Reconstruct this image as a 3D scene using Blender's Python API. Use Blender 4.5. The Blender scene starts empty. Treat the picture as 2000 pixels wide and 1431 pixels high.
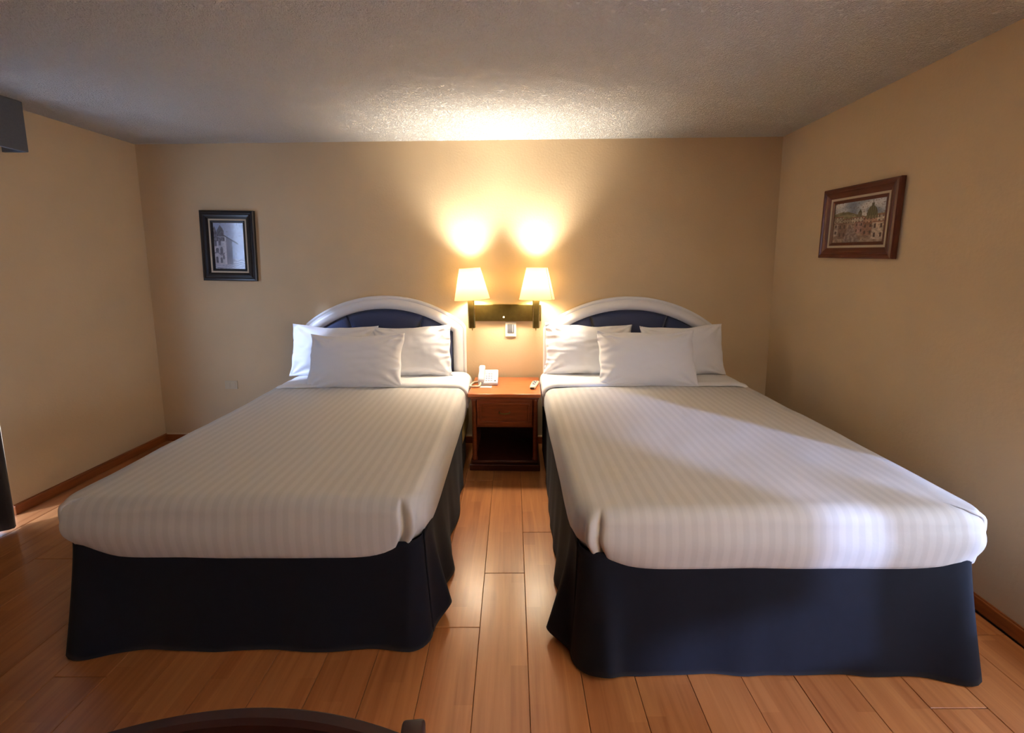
import bpy, bmesh, math, random
from mathutils import Vector, Matrix, noise

# ------------------------------------------------------------------ camera
scene = bpy.context.scene
COL = scene.collection
cd = bpy.data.cameras.new('camera'); cam = bpy.data.objects.new('camera', cd); COL.objects.link(cam)
F, PX, PY = 850.0, 1000.26, 623.65
pit, yaw, rol = .126, -.028, .004
fwd = Vector((math.sin(yaw)*math.cos(pit), math.cos(yaw)*math.cos(pit), -math.sin(pit)))
rt = Vector((math.cos(yaw), -math.sin(yaw), 0)); dn = fwd.cross(rt)
r2 = math.cos(rol)*rt + math.sin(rol)*dn
d2 = -math.sin(rol)*rt + math.cos(rol)*dn
cam.matrix_world = Matrix(((r2.x, -d2.x, -fwd.x, .038), (r2.y, -d2.y, -fwd.y, -3.442), (r2.z, -d2.z, -fwd.z, 1.465), (0, 0, 0, 1)))
cd.sensor_fit = 'HORIZONTAL'; cd.sensor_width = 36; cd.lens = F/2000*36
cd.shift_x = -(PX-1000)/2000; cd.shift_y = (PY-715.5)/2000
cd.clip_start = .02
scene.camera = cam

# ------------------------------------------------------------------ world, sun, exposure
W = bpy.data.worlds.new('world'); scene.world = W; W.use_nodes = True
bg = W.node_tree.nodes['Background']
bg.inputs['Color'].default_value = (.50, .66, 1, 1); bg.inputs['Strength'].default_value = 6.0
sd = bpy.data.lights.new('sun', 'SUN'); sun = bpy.data.objects.new('sun', sd); COL.objects.link(sun)
sd.energy = 3.2; sd.color = (.40, .54, 1); sd.angle = math.radians(4)
SUN = Vector((-1, 1.057, -.3)).normalized()
sun.rotation_euler = SUN.to_track_quat('-Z', 'Y').to_euler()
sun.location = (4, -6, 3)
# bright open daylight outside the left glass door, slipping in past the curtain edge
ad = bpy.data.lights.new('daylight_outside', 'AREA'); ao = bpy.data.objects.new('daylight_outside', ad); COL.objects.link(ao)
ad.shape = 'RECTANGLE'; ad.size = .4; ad.size_y = .9; ad.energy = 1700; ad.color = (.5, .64, 1)
ao.location = (-9.98, -6.70, 6.6); ao.rotation_euler = Vector((.787, .616, -.7)).to_track_quat('-Z', 'Y').to_euler()
vs = scene.view_settings
vs.view_transform = 'Standard'; vs.look = 'None'; vs.gamma = 1; vs.use_curve_mapping = False
vs.exposure = 0.72
LAMP_POWER = 17.0
LAMP_UP = 40.0
FILL_POWER = 290.0
FILL_POS = (1.83, -4.1, 1.72)
LAMP_COLOR = (1, .915, .79)

# ------------------------------------------------------------------ helpers
def lin(r, g, b):
    f = lambda c: (c/255/12.92) if c/255 <= .04045 else ((c/255+.055)/1.055)**2.4
    return (f(r), f(g), f(b), 1)

MATS = {}
def mat(name, col, rough=.6, metal=0, spec=.5, var=0, vscale=8, bump=0, bscale=60, bdist=.002, coat=0, sheen=0, stretch=None, detail=4):
    if name in MATS: return MATS[name]
    m = bpy.data.materials.new(name); m.use_nodes = True; MATS[name] = m
    nt = m.node_tree; N = nt.nodes; L = nt.links; b = N['Principled BSDF']
    b.inputs['Base Color'].default_value = col
    b.inputs['Roughness'].default_value = rough; b.inputs['Metallic'].default_value = metal
    b.inputs['Specular IOR Level'].default_value = spec
    b.inputs['Coat Weight'].default_value = coat; b.inputs['Coat Roughness'].default_value = .15
    b.inputs['Sheen Weight'].default_value = sheen
    tc = N.new('ShaderNodeTexCoord'); vec = tc.outputs['Object']
    if stretch:
        mp = N.new('ShaderNodeMapping'); mp.inputs['Scale'].default_value = stretch
        L.new(vec, mp.inputs['Vector']); vec = mp.outputs['Vector']
    if var:
        n = N.new('ShaderNodeTexNoise'); n.inputs['Scale'].default_value = vscale; n.inputs['Detail'].default_value = detail
        L.new(vec, n.inputs['Vector'])
        r = N.new('ShaderNodeValToRGB'); L.new(n.outputs['Fac'], r.inputs['Fac'])
        r.color_ramp.elements[0].position = .3; r.color_ramp.elements[1].position = .7
        r.color_ramp.elements[0].color = tuple(c*(1-var) for c in col[:3])+(1,)
        r.color_ramp.elements[1].color = tuple(min(1, c*(1+var)) for c in col[:3])+(1,)
        L.new(r.outputs['Color'], b.inputs['Base Color'])
    if bump:
        n = N.new('ShaderNodeTexNoise'); n.inputs['Scale'].default_value = bscale; n.inputs['Detail'].default_value = 3
        L.new(vec, n.inputs['Vector'])
        bp = N.new('ShaderNodeBump'); bp.inputs['Strength'].default_value = bump; bp.inputs['Distance'].default_value = bdist
        L.new(n.outputs['Fac'], bp.inputs['Height']); L.new(bp.outputs['Normal'], b.inputs['Normal'])
    return m

def mobj(name, verts, faces, m, parent=None, smooth=False):
    me = bpy.data.meshes.new(name); me.from_pydata([tuple(v) for v in verts], [], faces); me.update()
    if smooth:
        for p in me.polygons: p.use_smooth = True
    if m: me.materials.append(m)
    o = bpy.data.objects.new(name, me); COL.objects.link(o)
    if parent: o.parent = parent
    return o

def bobj(name, bm, m, parent=None, smooth=False):
    me = bpy.data.meshes.new(name); bmesh.ops.recalc_face_normals(bm, faces=bm.faces); bm.to_mesh(me); bm.free()
    if smooth:
        for p in me.polygons: p.use_smooth = True
    if m: me.materials.append(m)
    o = bpy.data.objects.new(name, me); COL.objects.link(o)
    if parent: o.parent = parent
    return o

def addbox(bm, x0, x1, y0, y1, z0, z1, bev=0, seg=2):
    t = bmesh.new()
    vs_ = [t.verts.new((x, y, z)) for x in (x0, x1) for y in (y0, y1) for z in (z0, z1)]
    for f in ((0, 1, 3, 2), (4, 6, 7, 5), (0, 4, 5, 1), (2, 3, 7, 6), (0, 2, 6, 4), (1, 5, 7, 3)):
        t.faces.new([vs_[i] for i in f])
    if bev: bmesh.ops.bevel(t, geom=list(t.edges), offset=bev, segments=seg, profile=.5, affect='EDGES')
    bmesh.ops.recalc_face_normals(t, faces=t.faces)
    me = bpy.data.meshes.new('tmp'); t.to_mesh(me); t.free(); bm.from_mesh(me); bpy.data.meshes.remove(me)

def box(name, x0, x1, y0, y1, z0, z1, m, parent=None, bev=0, seg=2, smooth=False):
    bm = bmesh.new(); addbox(bm, x0, x1, y0, y1, z0, z1, bev, seg)
    o = bobj(name, bm, m, parent, smooth or False)
    if bev and seg > 2:
        for p in o.data.polygons: p.use_smooth = True
    return o

def tube(name, pts, r, m, parent=None, n=8):
    pts = [Vector(p) for p in pts]; V = []; Fc = []
    up = Vector((.13, .2, .97)).normalized()
    for i, p in enumerate(pts):
        t = (pts[min(i+1, len(pts)-1)]-pts[max(i-1, 0)]).normalized()
        a = t.cross(up)
        if a.length < 1e-3: a = t.cross(Vector((1, 0, 0)))
        a.normalize(); b = a.cross(t)
        for k in range(n):
            th = 2*math.pi*k/n; V.append(p+r*(math.cos(th)*a+math.sin(th)*b))
    for i in range(len(pts)-1):
        for k in range(n):
            Fc.append((i*n+k, i*n+(k+1) % n, (i+1)*n+(k+1) % n, (i+1)*n+k))
    Fc.append(tuple(range(n-1, -1, -1))); Fc.append(tuple(range((len(pts)-1)*n, len(pts)*n)))
    return mobj(name, V, Fc, m, parent, True)

def lathe(name, prof, m, parent=None, n=40, close=True, smooth=True):
    V = []; Fc = []
    for r, z in prof:
        for k in range(n):
            th = 2*math.pi*k/n; V.append((r*math.cos(th), r*math.sin(th), z))
    for i in range(len(prof)-1):
        for k in range(n): Fc.append((i*n+k, i*n+(k+1) % n, (i+1)*n+(k+1) % n, (i+1)*n+k))
    if close:
        Fc.append(tuple(range(n-1, -1, -1))); Fc.append(tuple(range((len(prof)-1)*n, len(prof)*n)))
    return mobj(name, V, Fc, m, parent, smooth)

def empty(name, loc=(0, 0, 0), rz=0):
    o = bpy.data.objects.new(name, None); COL.objects.link(o); o.location = loc; o.rotation_euler = (0, 0, rz)
    o.empty_display_size = .1
    return o

def tag(o, label, cat, group=None):
    o['label'] = label; o['category'] = cat
    if group: o['group'] = group
    return o

def struct(o, label=None):
    o['kind'] = 'structure'
    if label: o['label'] = label
    return o

def nz(x, y, z, s=1): return noise.noise(Vector((x*s, y*s, z*s)))

# ------------------------------------------------------------------ materials
M_wall = mat('wall_paint', lin(211, 186, 149), .75, spec=.25, var=.04, vscale=2.5, bump=.25, bscale=70, bdist=.004)
M_base = mat('baseboard_wood', lin(150, 82, 36), .4, var=.2, vscale=5, stretch=(1, 1, 12))
M_caulk = mat('caulk', lin(225, 205, 175), .7)
M_white = mat('white_plastic', lin(232, 230, 226), .35)
M_navy = mat('navy_upholstery', lin(50, 60, 96), .75, sheen=.3, bump=.3, bscale=500, bdist=.0006, var=.08, vscale=200)
M_skirt = mat('skirt_cloth', lin(16, 18, 28), .85, spec=.2, sheen=.04, bump=.25, bscale=600, bdist=.0005, var=.1, vscale=30)
M_lacq = mat('white_lacquer', lin(228, 226, 226), .35, var=.015, vscale=6)
M_matt = mat('mattress_ticking', lin(225, 222, 215), .85)
M_foam = mat('cream_box_spring', lin(222, 196, 120), .8, var=.06, vscale=20)
M_wood = mat('mahogany', lin(128, 62, 32), .32, coat=.25, var=.22, vscale=4, stretch=(2, 14, 14))
M_woodt = mat('nightstand_top_wood', lin(186, 102, 54), .28, coat=.3, var=.12, vscale=4, stretch=(2, 14, 14))
M_woodd = mat('mahogany_dark', lin(78, 36, 22), .4, coat=.15, var=.2, vscale=4, stretch=(2, 14, 14))
M_brass = mat('antique_brass', lin(128, 112, 62), .34, metal=1, var=.1, vscale=30)
M_gold = mat('polished_brass', lin(222, 186, 104), .22, metal=1)
M_phone = mat('phone_plastic', lin(206, 204, 208), .4)
M_cord = mat('phone_cord', lin(216, 202, 176), .5)
M_key = mat('phone_keys', lin(205, 205, 215), .5)
M_pink = mat('phone_key_strip', lin(216, 196, 200), .5)
M_blue = mat('phone_index', lin(150, 178, 214), .5)
M_dark = mat('dark_plastic', lin(40, 40, 44), .45)
M_remote = mat('remote_plastic', lin(222, 206, 180), .45)
M_rgrey = mat('remote_keys', lin(128, 132, 140), .5)
M_screen = mat('switch_rocker', lin(96, 98, 104), .35)
M_ivory = mat('ivory_plate', lin(240, 234, 216), .4)
M_outlet = mat('outlet_plate', lin(205, 190, 160), .5)
M_ebony = mat('black_frame_wood', lin(22, 20, 22), .35, coat=.2, var=.2, vscale=10)
M_fillet = mat('beige_fillet', lin(190, 176, 150), .7)
M_mahf = mat('mahogany_frame', lin(92, 40, 24), .35, coat=.2, var=.25, vscale=8)
M_pelmet = mat('pelmet_fabric', lin(82, 86, 92), .85, var=.08, vscale=120, sheen=.2)
M_curtain = mat('curtain_fabric', lin(50, 46, 50), .85, sheen=.3, var=.1, vscale=60)
M_chair = mat('chair_dark_wood', lin(44, 20, 18), .4, coat=.15, var=.2, vscale=10)
M_cushion = mat('chair_cushion', lin(52, 34, 32), .85)
M_alu = mat('window_aluminium', lin(150, 150, 150), .4, metal=.8)
M_paper = mat('paper', lin(222, 216, 204), .7)

def cotton(name, col, stripes=False):
    m = bpy.data.materials.new(name); m.use_nodes = True; nt = m.node_tree; N = nt.nodes; L = nt.links
    b = N['Principled BSDF']; b.inputs['Roughness'].default_value = .75; b.inputs['Sheen Weight'].default_value = .15
    b.inputs['Specular IOR Level'].default_value = .3; b.inputs['Base Color'].default_value = col
    tc = N.new('ShaderNodeTexCoord')
    n = N.new('ShaderNodeTexNoise'); n.inputs['Scale'].default_value = 9; n.inputs['Detail'].default_value = 5
    L.new(tc.outputs['Object'], n.inputs['Vector'])
    bp = N.new('ShaderNodeBump'); bp.inputs['Strength'].default_value = .25; bp.inputs['Distance'].default_value = .01
    L.new(n.outputs['Fac'], bp.inputs['Height']); L.new(bp.outputs['Normal'], b.inputs['Normal'])
    if stripes:
        w = N.new('ShaderNodeTexWave'); w.wave_type = 'BANDS'; w.bands_direction = 'X'
        w.inputs['Scale'].default_value = math.pi*2/.044/20
        w.inputs['Distortion'].default_value = .25; w.inputs['Detail'].default_value = 1; w.inputs['Detail Scale'].default_value = .4
        L.new(tc.outputs['Object'], w.inputs['Vector'])
        r = N.new('ShaderNodeValToRGB'); L.new(w.outputs['Fac'], r.inputs['Fac'])
        e = r.color_ramp.elements; e[0].position = .38; e[1].position = .62
        e[0].color = tuple(c*.935 for c in col[:3])+(1,); e[1].color = col
        L.new(r.outputs['Color'], b.inputs['Base Color'])
        r3 = N.new('ShaderNodeMapRange'); L.new(w.outputs['Fac'], r3.inputs['Value'])
        r3.inputs['To Min'].default_value = .8; r3.inputs['To Max'].default_value = .5
        L.new(r3.outputs['Result'], b.inputs['Roughness'])
    return m
M_spread = cotton('bedspread_cotton', lin(208, 204, 198), True)
M_sheet = cotton('sheet_cotton', lin(232, 230, 228))
M_pillow = cotton('pillow_cotton', lin(234, 233, 235))

def plank_mat():
    m = bpy.data.materials.new('laminate_plank'); m.use_nodes = True; nt = m.node_tree; N = nt.nodes; L = nt.links
    b = N['Principled BSDF']; b.inputs['Roughness'].default_value = .3; b.inputs['Specular IOR Level'].default_value = .5
    b.inputs['Coat Weight'].default_value = .25; b.inputs['Coat Roughness'].default_value = .22
    tc = N.new('ShaderNodeTexCoord'); oi = N.new('ShaderNodeObjectInfo')
    off = N.new('ShaderNodeVectorMath'); off.operation = 'SCALE'
    cmb = N.new('ShaderNodeCombineXYZ')
    for i in range(3): L.new(oi.outputs['Random'], cmb.inputs[i])
    L.new(cmb.outputs[0], off.inputs[0]); off.inputs['Scale'].default_value = 37
    add = N.new('ShaderNodeVectorMath'); add.operation = 'ADD'
    L.new(tc.outputs['Object'], add.inputs[0]); L.new(off.outputs[0], add.inputs[1])
    # strips of a three-strip board: columns .0633 wide, block ends staggered
    mp = N.new('ShaderNodeMapping'); L.new(add.outputs[0], mp.inputs['Vector']); mp.inputs['Scale'].default_value = (1/.0633, 1/.42, 1)
    sep = N.new('ShaderNodeSeparateXYZ'); L.new(tc.outputs['Object'], sep.inputs[0])
    fx = N.new('ShaderNodeMath'); fx.operation = 'MULTIPLY_ADD'; L.new(sep.outputs['X'], fx.inputs[0]); fx.inputs[1].default_value = 1/.0633; fx.inputs[2].default_value = 1.5
    fl = N.new('ShaderNodeMath'); fl.operation = 'FLOOR'; L.new(fx.outputs[0], fl.inputs[0])
    r1 = N.new('ShaderNodeMath'); r1.operation = 'MULTIPLY_ADD'; L.new(fl.outputs[0], r1.inputs[0]); r1.inputs[1].default_value = 3.37; L.new(oi.outputs['Random'], r1.inputs[2])
    fy = N.new('ShaderNodeMath'); fy.operation = 'MULTIPLY_ADD'; L.new(sep.outputs['Y'], fy.inputs[0]); fy.inputs[1].default_value = 1/.42; L.new(r1.outputs[0], fy.inputs[2])
    fyl = N.new('ShaderNodeMath'); fyl.operation = 'FLOOR'; L.new(fy.outputs[0], fyl.inputs[0])
    c2 = N.new('ShaderNodeCombineXYZ'); L.new(fl.outputs[0], c2.inputs[0]); L.new(fyl.outputs[0], c2.inputs[1]); L.new(oi.outputs['Random'], c2.inputs[2])
    wn = N.new('ShaderNodeTexWhiteNoise'); L.new(c2.outputs[0], wn.inputs['Vector'])
    g = N.new('ShaderNodeMapping'); L.new(add.outputs[0], g.inputs['Vector']); g.inputs['Scale'].default_value = (42, 2.2, 1)
    n = N.new('ShaderNodeTexNoise'); n.inputs['Scale'].default_value = 1; n.inputs['Detail'].default_value = 6; n.inputs['Distortion'].default_value = .6
    L.new(g.outputs[0], n.inputs['Vector'])
    mx = N.new('ShaderNodeMath'); mx.operation = 'MULTIPLY_ADD'; L.new(wn.outputs['Value'], mx.inputs[0]); mx.inputs[1].default_value = .24
    sc = N.new('ShaderNodeMath'); sc.operation = 'MULTIPLY'; L.new(n.outputs['Fac'], sc.inputs[0]); sc.inputs[1].default_value = .76
    L.new(sc.outputs[0], mx.inputs[2])
    r = N.new('ShaderNodeValToRGB'); L.new(mx.outputs[0], r.inputs['Fac'])
    e = r.color_ramp.elements; e[0].position = .12; e[1].position = .85
    e[0].color = lin(146, 80, 40); e[1].color = lin(200, 134, 79)
    L.new(r.outputs['Color'], b.inputs['Base Color'])
    bp = N.new('ShaderNodeBump'); bp.inputs['Strength'].default_value = .12; bp.inputs['Distance'].default_value = .001
    L.new(n.outputs['Fac'], bp.inputs['Height']); L.new(bp.outputs['Normal'], b.inputs['Normal'])
    return m
M_plank = plank_mat()

def stucco():
    m = bpy.data.materials.new('stucco_ceiling'); m.use_nodes = True; nt = m.node_tree; N = nt.nodes; L = nt.links
    b = N['Principled BSDF']; b.inputs['Roughness'].default_value = .9; b.inputs['Specular IOR Level'].default_value = .2
    b.inputs['Base Color'].default_value = lin(244, 240, 233)
    tc = N.new('ShaderNodeTexCoord')
    n0 = N.new('ShaderNodeTexNoise'); n0.inputs['Scale'].default_value = 38; n0.inputs['Detail'].default_value = 2
    n1 = N.new('ShaderNodeTexNoise'); n1.inputs['Scale'].default_value = 62; n1.inputs['Detail'].default_value = 3; n1.inputs['Distortion'].default_value = 1.6
    L.new(tc.outputs['Object'], n0.inputs['Vector']); L.new(tc.outputs['Object'], n1.inputs['Vector'])
    r = N.new('ShaderNodeValToRGB'); L.new(n1.outputs['Fac'], r.inputs['Fac']); r.color_ramp.elements[0].position = .4; r.color_ramp.elements[1].position = .62
    mx = N.new('ShaderNodeMath'); mx.operation = 'MULTIPLY_ADD'; L.new(n0.outputs['Fac'], mx.inputs[0]); mx.inputs[1].default_value = .6; L.new(r.outputs['Color'], mx.inputs[2])
    bp = N.new('ShaderNodeBump'); bp.inputs['Strength'].default_value = 1.0; bp.inputs['Distance'].default_value = .016
    L.new(mx.outputs[0], bp.inputs['Height']); L.new(bp.outputs['Normal'], b.inputs['Normal'])
    return m
M_ceil = stucco()

def thin_glass(name, tint=(1, 1, 1, 1), rough=.02, ior=1.5):
    m = bpy.data.materials.new(name); m.use_nodes = True; nt = m.node_tree; N = nt.nodes; L = nt.links
    N.remove(N['Principled BSDF']); out = N['Material Output']
    t = N.new('ShaderNodeBsdfTransparent'); t.inputs['Color'].default_value = tint
    g = N.new('ShaderNodeBsdfGlossy'); g.inputs['Roughness'].default_value = rough
    fr = N.new('ShaderNodeFresnel'); geo = N.new('ShaderNodeNewGeometry')
    mr = N.new('ShaderNodeMapRange'); L.new(geo.outputs['Backfacing'], mr.inputs['Value'])
    mr.inputs['To Min'].default_value = ior; mr.inputs['To Max'].default_value = 1/ior   # same reflectance on both faces of the pane
    L.new(mr.outputs['Result'], fr.inputs['IOR'])
    mx = N.new('ShaderNodeMixShader'); L.new(fr.outputs[0], mx.inputs[0]); L.new(t.outputs[0], mx.inputs[1]); L.new(g.outputs[0], mx.inputs[2])
    L.new(mx.outputs[0], out.inputs['Surface'])
    return m
M_glass = thin_glass('window_glass')
M_pglass = thin_glass('picture_glass', (1, 1, 1, 1), .12, 1.5)

def shade_mat():
    m = bpy.data.materials.new('lamp_shade_fabric'); m.use_nodes = True; nt = m.node_tree; N = nt.nodes; L = nt.links
    N.remove(N['Principled BSDF']); out = N['Material Output']
    d = N.new('ShaderNodeBsdfDiffuse'); t = N.new('ShaderNodeBsdfTranslucent')
    d.inputs['Color'].default_value = lin(246, 228, 188); t.inputs['Color'].default_value = lin(248, 216, 150)
    mx = N.new('ShaderNodeMixShader'); mx.inputs[0].default_value = .085
    L.new(d.outputs[0], mx.inputs[1]); L.new(t.outputs[0], mx.inputs[2]); L.new(mx.outputs[0], out.inputs['Surface'])
    return m
M_shade = shade_mat()
def vcol_mat(name, rough=.6):
    m = bpy.data.materials.new(name); m.use_nodes = True; nt = m.node_tree
    a = nt.nodes.new('ShaderNodeAttribute'); a.attribute_name = 'paint'
    b = nt.nodes['Principled BSDF']; b.inputs['Roughness'].default_value = rough
    nt.links.new(a.outputs['Color'], b.inputs['Base Color'])
    return m
M_art = vcol_mat('picture_print')

# ------------------------------------------------------------------ room shell
XL, XR, H, YF = -2.985, 1.968, 2.40, -5.0
T = .15
fl = struct(box('floor', XL-T, XR+T, YF-T, T, -.12, -.012, mat('subfloor', lin(90, 52, 26), .8)))
ce = struct(box('ceiling', XL-T, XR+T, YF-T, T, H, H+.12, M_ceil))
struct(box('wall_back', XL-T, XR+T, 0, T, -.012, H, M_wall))
struct(box('wall_front', XL-T, XR+T, YF-T, YF, -.012, H, mat('dark_front_wall', lin(104, 74, 50), .6, var=.15, vscale=3, stretch=(10, 1, 1))))  # unseen wall, coloured dark to cut light bounced onto the bed ends
def wall_with_holes(name, x0, x1, holes, light_blocks=()):
    bm = bmesh.new(); ys = [YF]
    for (a, b, z0, z1) in sorted(holes):
        addbox(bm, x0, x1, ys[-1], a, -.012, H)
        if z0 > 0: addbox(bm, x0, x1, a, b, -.012, z0)
        addbox(bm, x0, x1, a, b, z1, H)
        ys.append(b)
    addbox(bm, x0, x1, ys[-1], 0, -.012, H)
    for (a, b, z0, z1) in light_blocks: addbox(bm, x0, x1, a, b, z0, z1)
    return struct(bobj(name, bm, M_wall))
WL = (-3.6, -1.11, 0.0, 2.1)
LIGHT_GAP = [(-3.85, -1.975, .28, 1.16)]; LIGHT_BLOCKS = [(-2.75, -2.58, .28, .86), (-3.85, -3.13, .60, 1.16)]  # added unseen opening; its blocks shape the light patch on the right bed
wall_with_holes('wall_left', XL-T, XL, [WL])
wr_ = wall_with_holes('wall_right', XR, XR+T, LIGHT_GAP, LIGHT_BLOCKS)
# unseen fill spot in a cup, added to brighten the room off the ceiling
cup = lathe('fill_light_cup', [(.02, -.12), (.05, -.10), (.12, 0), (.115, 0), (.045, -.09), (.02, -.105)], M_white, wr_, 32); cup.location = (FILL_POS[0], FILL_POS[1], FILL_POS[2])
ed = bpy.data.lights.new('fill_light', 'SPOT'); eo = bpy.data.objects.new('fill_light', ed); COL.objects.link(eo)
ed.energy = FILL_POWER; ed.color = (1, .91, .80); ed.shadow_soft_size = .08; ed.spot_size = math.radians(150); ed.spot_blend = .6
eo.location = (FILL_POS[0], FILL_POS[1], FILL_POS[2]+.01); eo.rotation_euler = (math.pi, 0, 0)

def window(n, x0, x1, y0, y1, z0, z1, mull):
    w = struct(empty('window_%d' % n, ((x0+x1)/2, (y0+y1)/2, z0)))
    cx, cy = (x0+x1)/2, (y0+y1)/2
    bm = bmesh.new(); a = .035
    addbox(bm, x0-cx, x1-cx, y0-cy, y0-cy+a, 0, z1-z0); addbox(bm, x0-cx, x1-cx, y1-cy-a, y1-cy, 0, z1-z0)
    addbox(bm, x0-cx, x1-cx, y0-cy+a, y1-cy-a, 0, a); addbox(bm, x0-cx, x1-cx, y0-cy+a, y1-cy-a, z1-z0-a, z1-z0)
    for k in range(mull):
        yy = y0-cy+(y1-y0)*(k+1)/(mull+1)
        addbox(bm, x0-cx, x1-cx, yy-.02, yy+.02, a, z1-z0-a)
    bobj('window_frame', bm, M_alu, w)
    edges = [y0-cy+(y1-y0)*k/(mull+1) for k in range(mull+2)]
    for k in range(mull+1):
        box('pane', -.003, .003, edges[k]+.03, edges[k+1]-.03, a-.01, z1-z0-a+.01, M_glass, w)
    return w
window(1, XL-.10, XL-.05, WL[0], WL[1], WL[2], WL[3], 1)
window(2, XR+T, XR+T+.05, *LIGHT_GAP[0], 0)  # unseen, added only to frame the opening for the light patch

def baseboard(name, x0, x1, y0, y1, axis):
    o = struct(box(name, x0, x1, y0, y1, 0, .058, M_base, None, .004))
    e = .004
    if axis == 'x': box('caulk_line', x0, x1, y0+.006, y1, .058, .066, M_caulk, o)
    elif axis == 'l': box('caulk_line', x0, x1-.008, y0, y1, .058, .063, M_base, o)
    else: box('caulk_line', x0+.008, x1, y0, y1, .058, .063, M_base, o)
baseboard('baseboard_back', XL+.014, XR-.014, -.014, 0, 'x')
baseboard('baseboard_left', XL, XL+.014, WL[1], 0, 'l')
baseboard('baseboard_right', XR-.014, XR, YF, 0, 'r')

# floor boards, each one its own piece
random.seed(4)
PW, PL, ROT = .19, 1.21, .027
def plank_mesh(name, length):
    bm = bmesh.new(); addbox(bm, -PW/2+.0008, PW/2-.0008, -length/2+.0008, length/2-.0008, -.010, 0, .0014, 1)
    me = bpy.data.meshes.new(name); bm.to_mesh(me); bm.free(); me.materials.append(M_plank); return me
meshes = {}
joints = {0: -1.19, 1: -1.848, 2: -1.53, 3: -1.204, 4: -1.72, -1: -1.62}
for c in range(-14, 13):
    xc = -.238+PW*(c-1)     # column 1 spans -.333..-.143
    j = joints.get(c, -1.2-1.21*((c*.377) % 1))
    k0 = j
    while k0 > YF: k0 -= PL
    y = k0
    while y < 0:
        a, b = max(y, YF), min(y+PL, 0); y += PL
        # clip to the room in the rotated frame
        if b-a < .03: continue
        yc = (a+b)/2; xx = xc-ROT*(yc+1.85)-.0
        if xx-PW/2 < XL-.01 or xx+PW/2 > XR+.05:
            if xx+PW/2 < XL or xx-PW/2 > XR: continue
        ln = round(b-a, 3)
        if ln not in meshes: meshes[ln] = plank_mesh('floor_plank', ln)
        o = bpy.data.objects.new('floor_plank', meshes[ln]); COL.objects.link(o); o.parent = fl
        o.location = (xx, yc, random.uniform(-.0012, 0)); o.rotation_euler = (0, 0, ROT)

# ------------------------------------------------------------------ pelmet and curtain on the left
p = empty('pelmet', (XL, -.889, 2.12))
box('front_panel', .132, .147, -2.9, 0, 0, .279, M_pelmet, p, .004)
box('end_panel', .002, .132, -.015, 0, 0, .279, M_pelmet, p, .002)
box('end_panel', .002, .132, -2.9, -2.885, 0, .279, M_pelmet, p, .002)
tag(p, 'grey fabric-covered box pelmet under the ceiling at the left edge', 'pelmet')

def curtain():
    V = []; Fc = []; nu, nv = 150, 24
    for j in range(nv+1):
        t = j/nv; z = 2.28-(2.28-.015)*t
        y_end = -1.31+.09*min(1, t/.68)**2
        for i in range(nu+1):
            s = i/nu; y = y_end+(-3.72-y_end)*s
            amp = .022+.02*t
            x = XL+.085+amp*math.sin(s*2*math.pi*17+.4*math.sin(9*s))+.01*nz(s*30, t*2, 3)
            x += (-.03+.08*min(1, t/.7))*math.exp(-s*10)
            V.append((x, y, z))
    for j in range(nv):
        for i in range(nu):
            a = j*(nu+1)+i; Fc.append((a, a+1, a+nu+2, a+nu+1))
    o = mobj('curtain', V, Fc, M_curtain, None, True)
    s = o.modifiers.new('s', 'SOLIDIFY'); s.thickness = .004; s.offset = 0
    return tag(o, 'dark grey floor-length curtain at the left edge beside the daylight streak', 'curtain')
curtain()

# ------------------------------------------------------------------ beds
def rrect(a0, a1, b0, b1, rr, n=160):
    """rounded rectangle as n points (x, y, nx, ny, corner, q): corner 0..3 or None, q 0..1 along the corner arc"""
    rr = [max(.004, min(r, (a1-a0)/2-.002, (b1-b0)/2-.002)) for r in rr]; out = []
    cs = [(a1-rr[0], b1-rr[0]), (a0+rr[1], b1-rr[1]), (a0+rr[2], b0+rr[2]), (a1-rr[3], b0+rr[3])]
    na = n//8; ns = n//8
    for c in range(4):
        cx, cy = cs[c]; r = rr[c]
        for i in range(na):
            q = i/na; th = math.pi/2*(c+q)
            out.append((cx+r*math.cos(th), cy+r*math.sin(th), math.cos(th), math.sin(th), c, q))
        dx, dy = cs[(c+1) % 4]; r1 = rr[(c+1) % 4]; th = math.pi/2*(c+1)
        p0 = (cx+r*math.cos(th), cy+r*math.sin(th)); p1 = (dx+r1*math.cos(th), dy+r1*math.sin(th))
        for i in range(ns):
            t = i/ns
            out.append((p0[0]+(p1[0]-p0[0])*t, p0[1]+(p1[1]-p0[1])*t, math.cos(th), math.sin(th), None, t))
    return out

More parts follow.
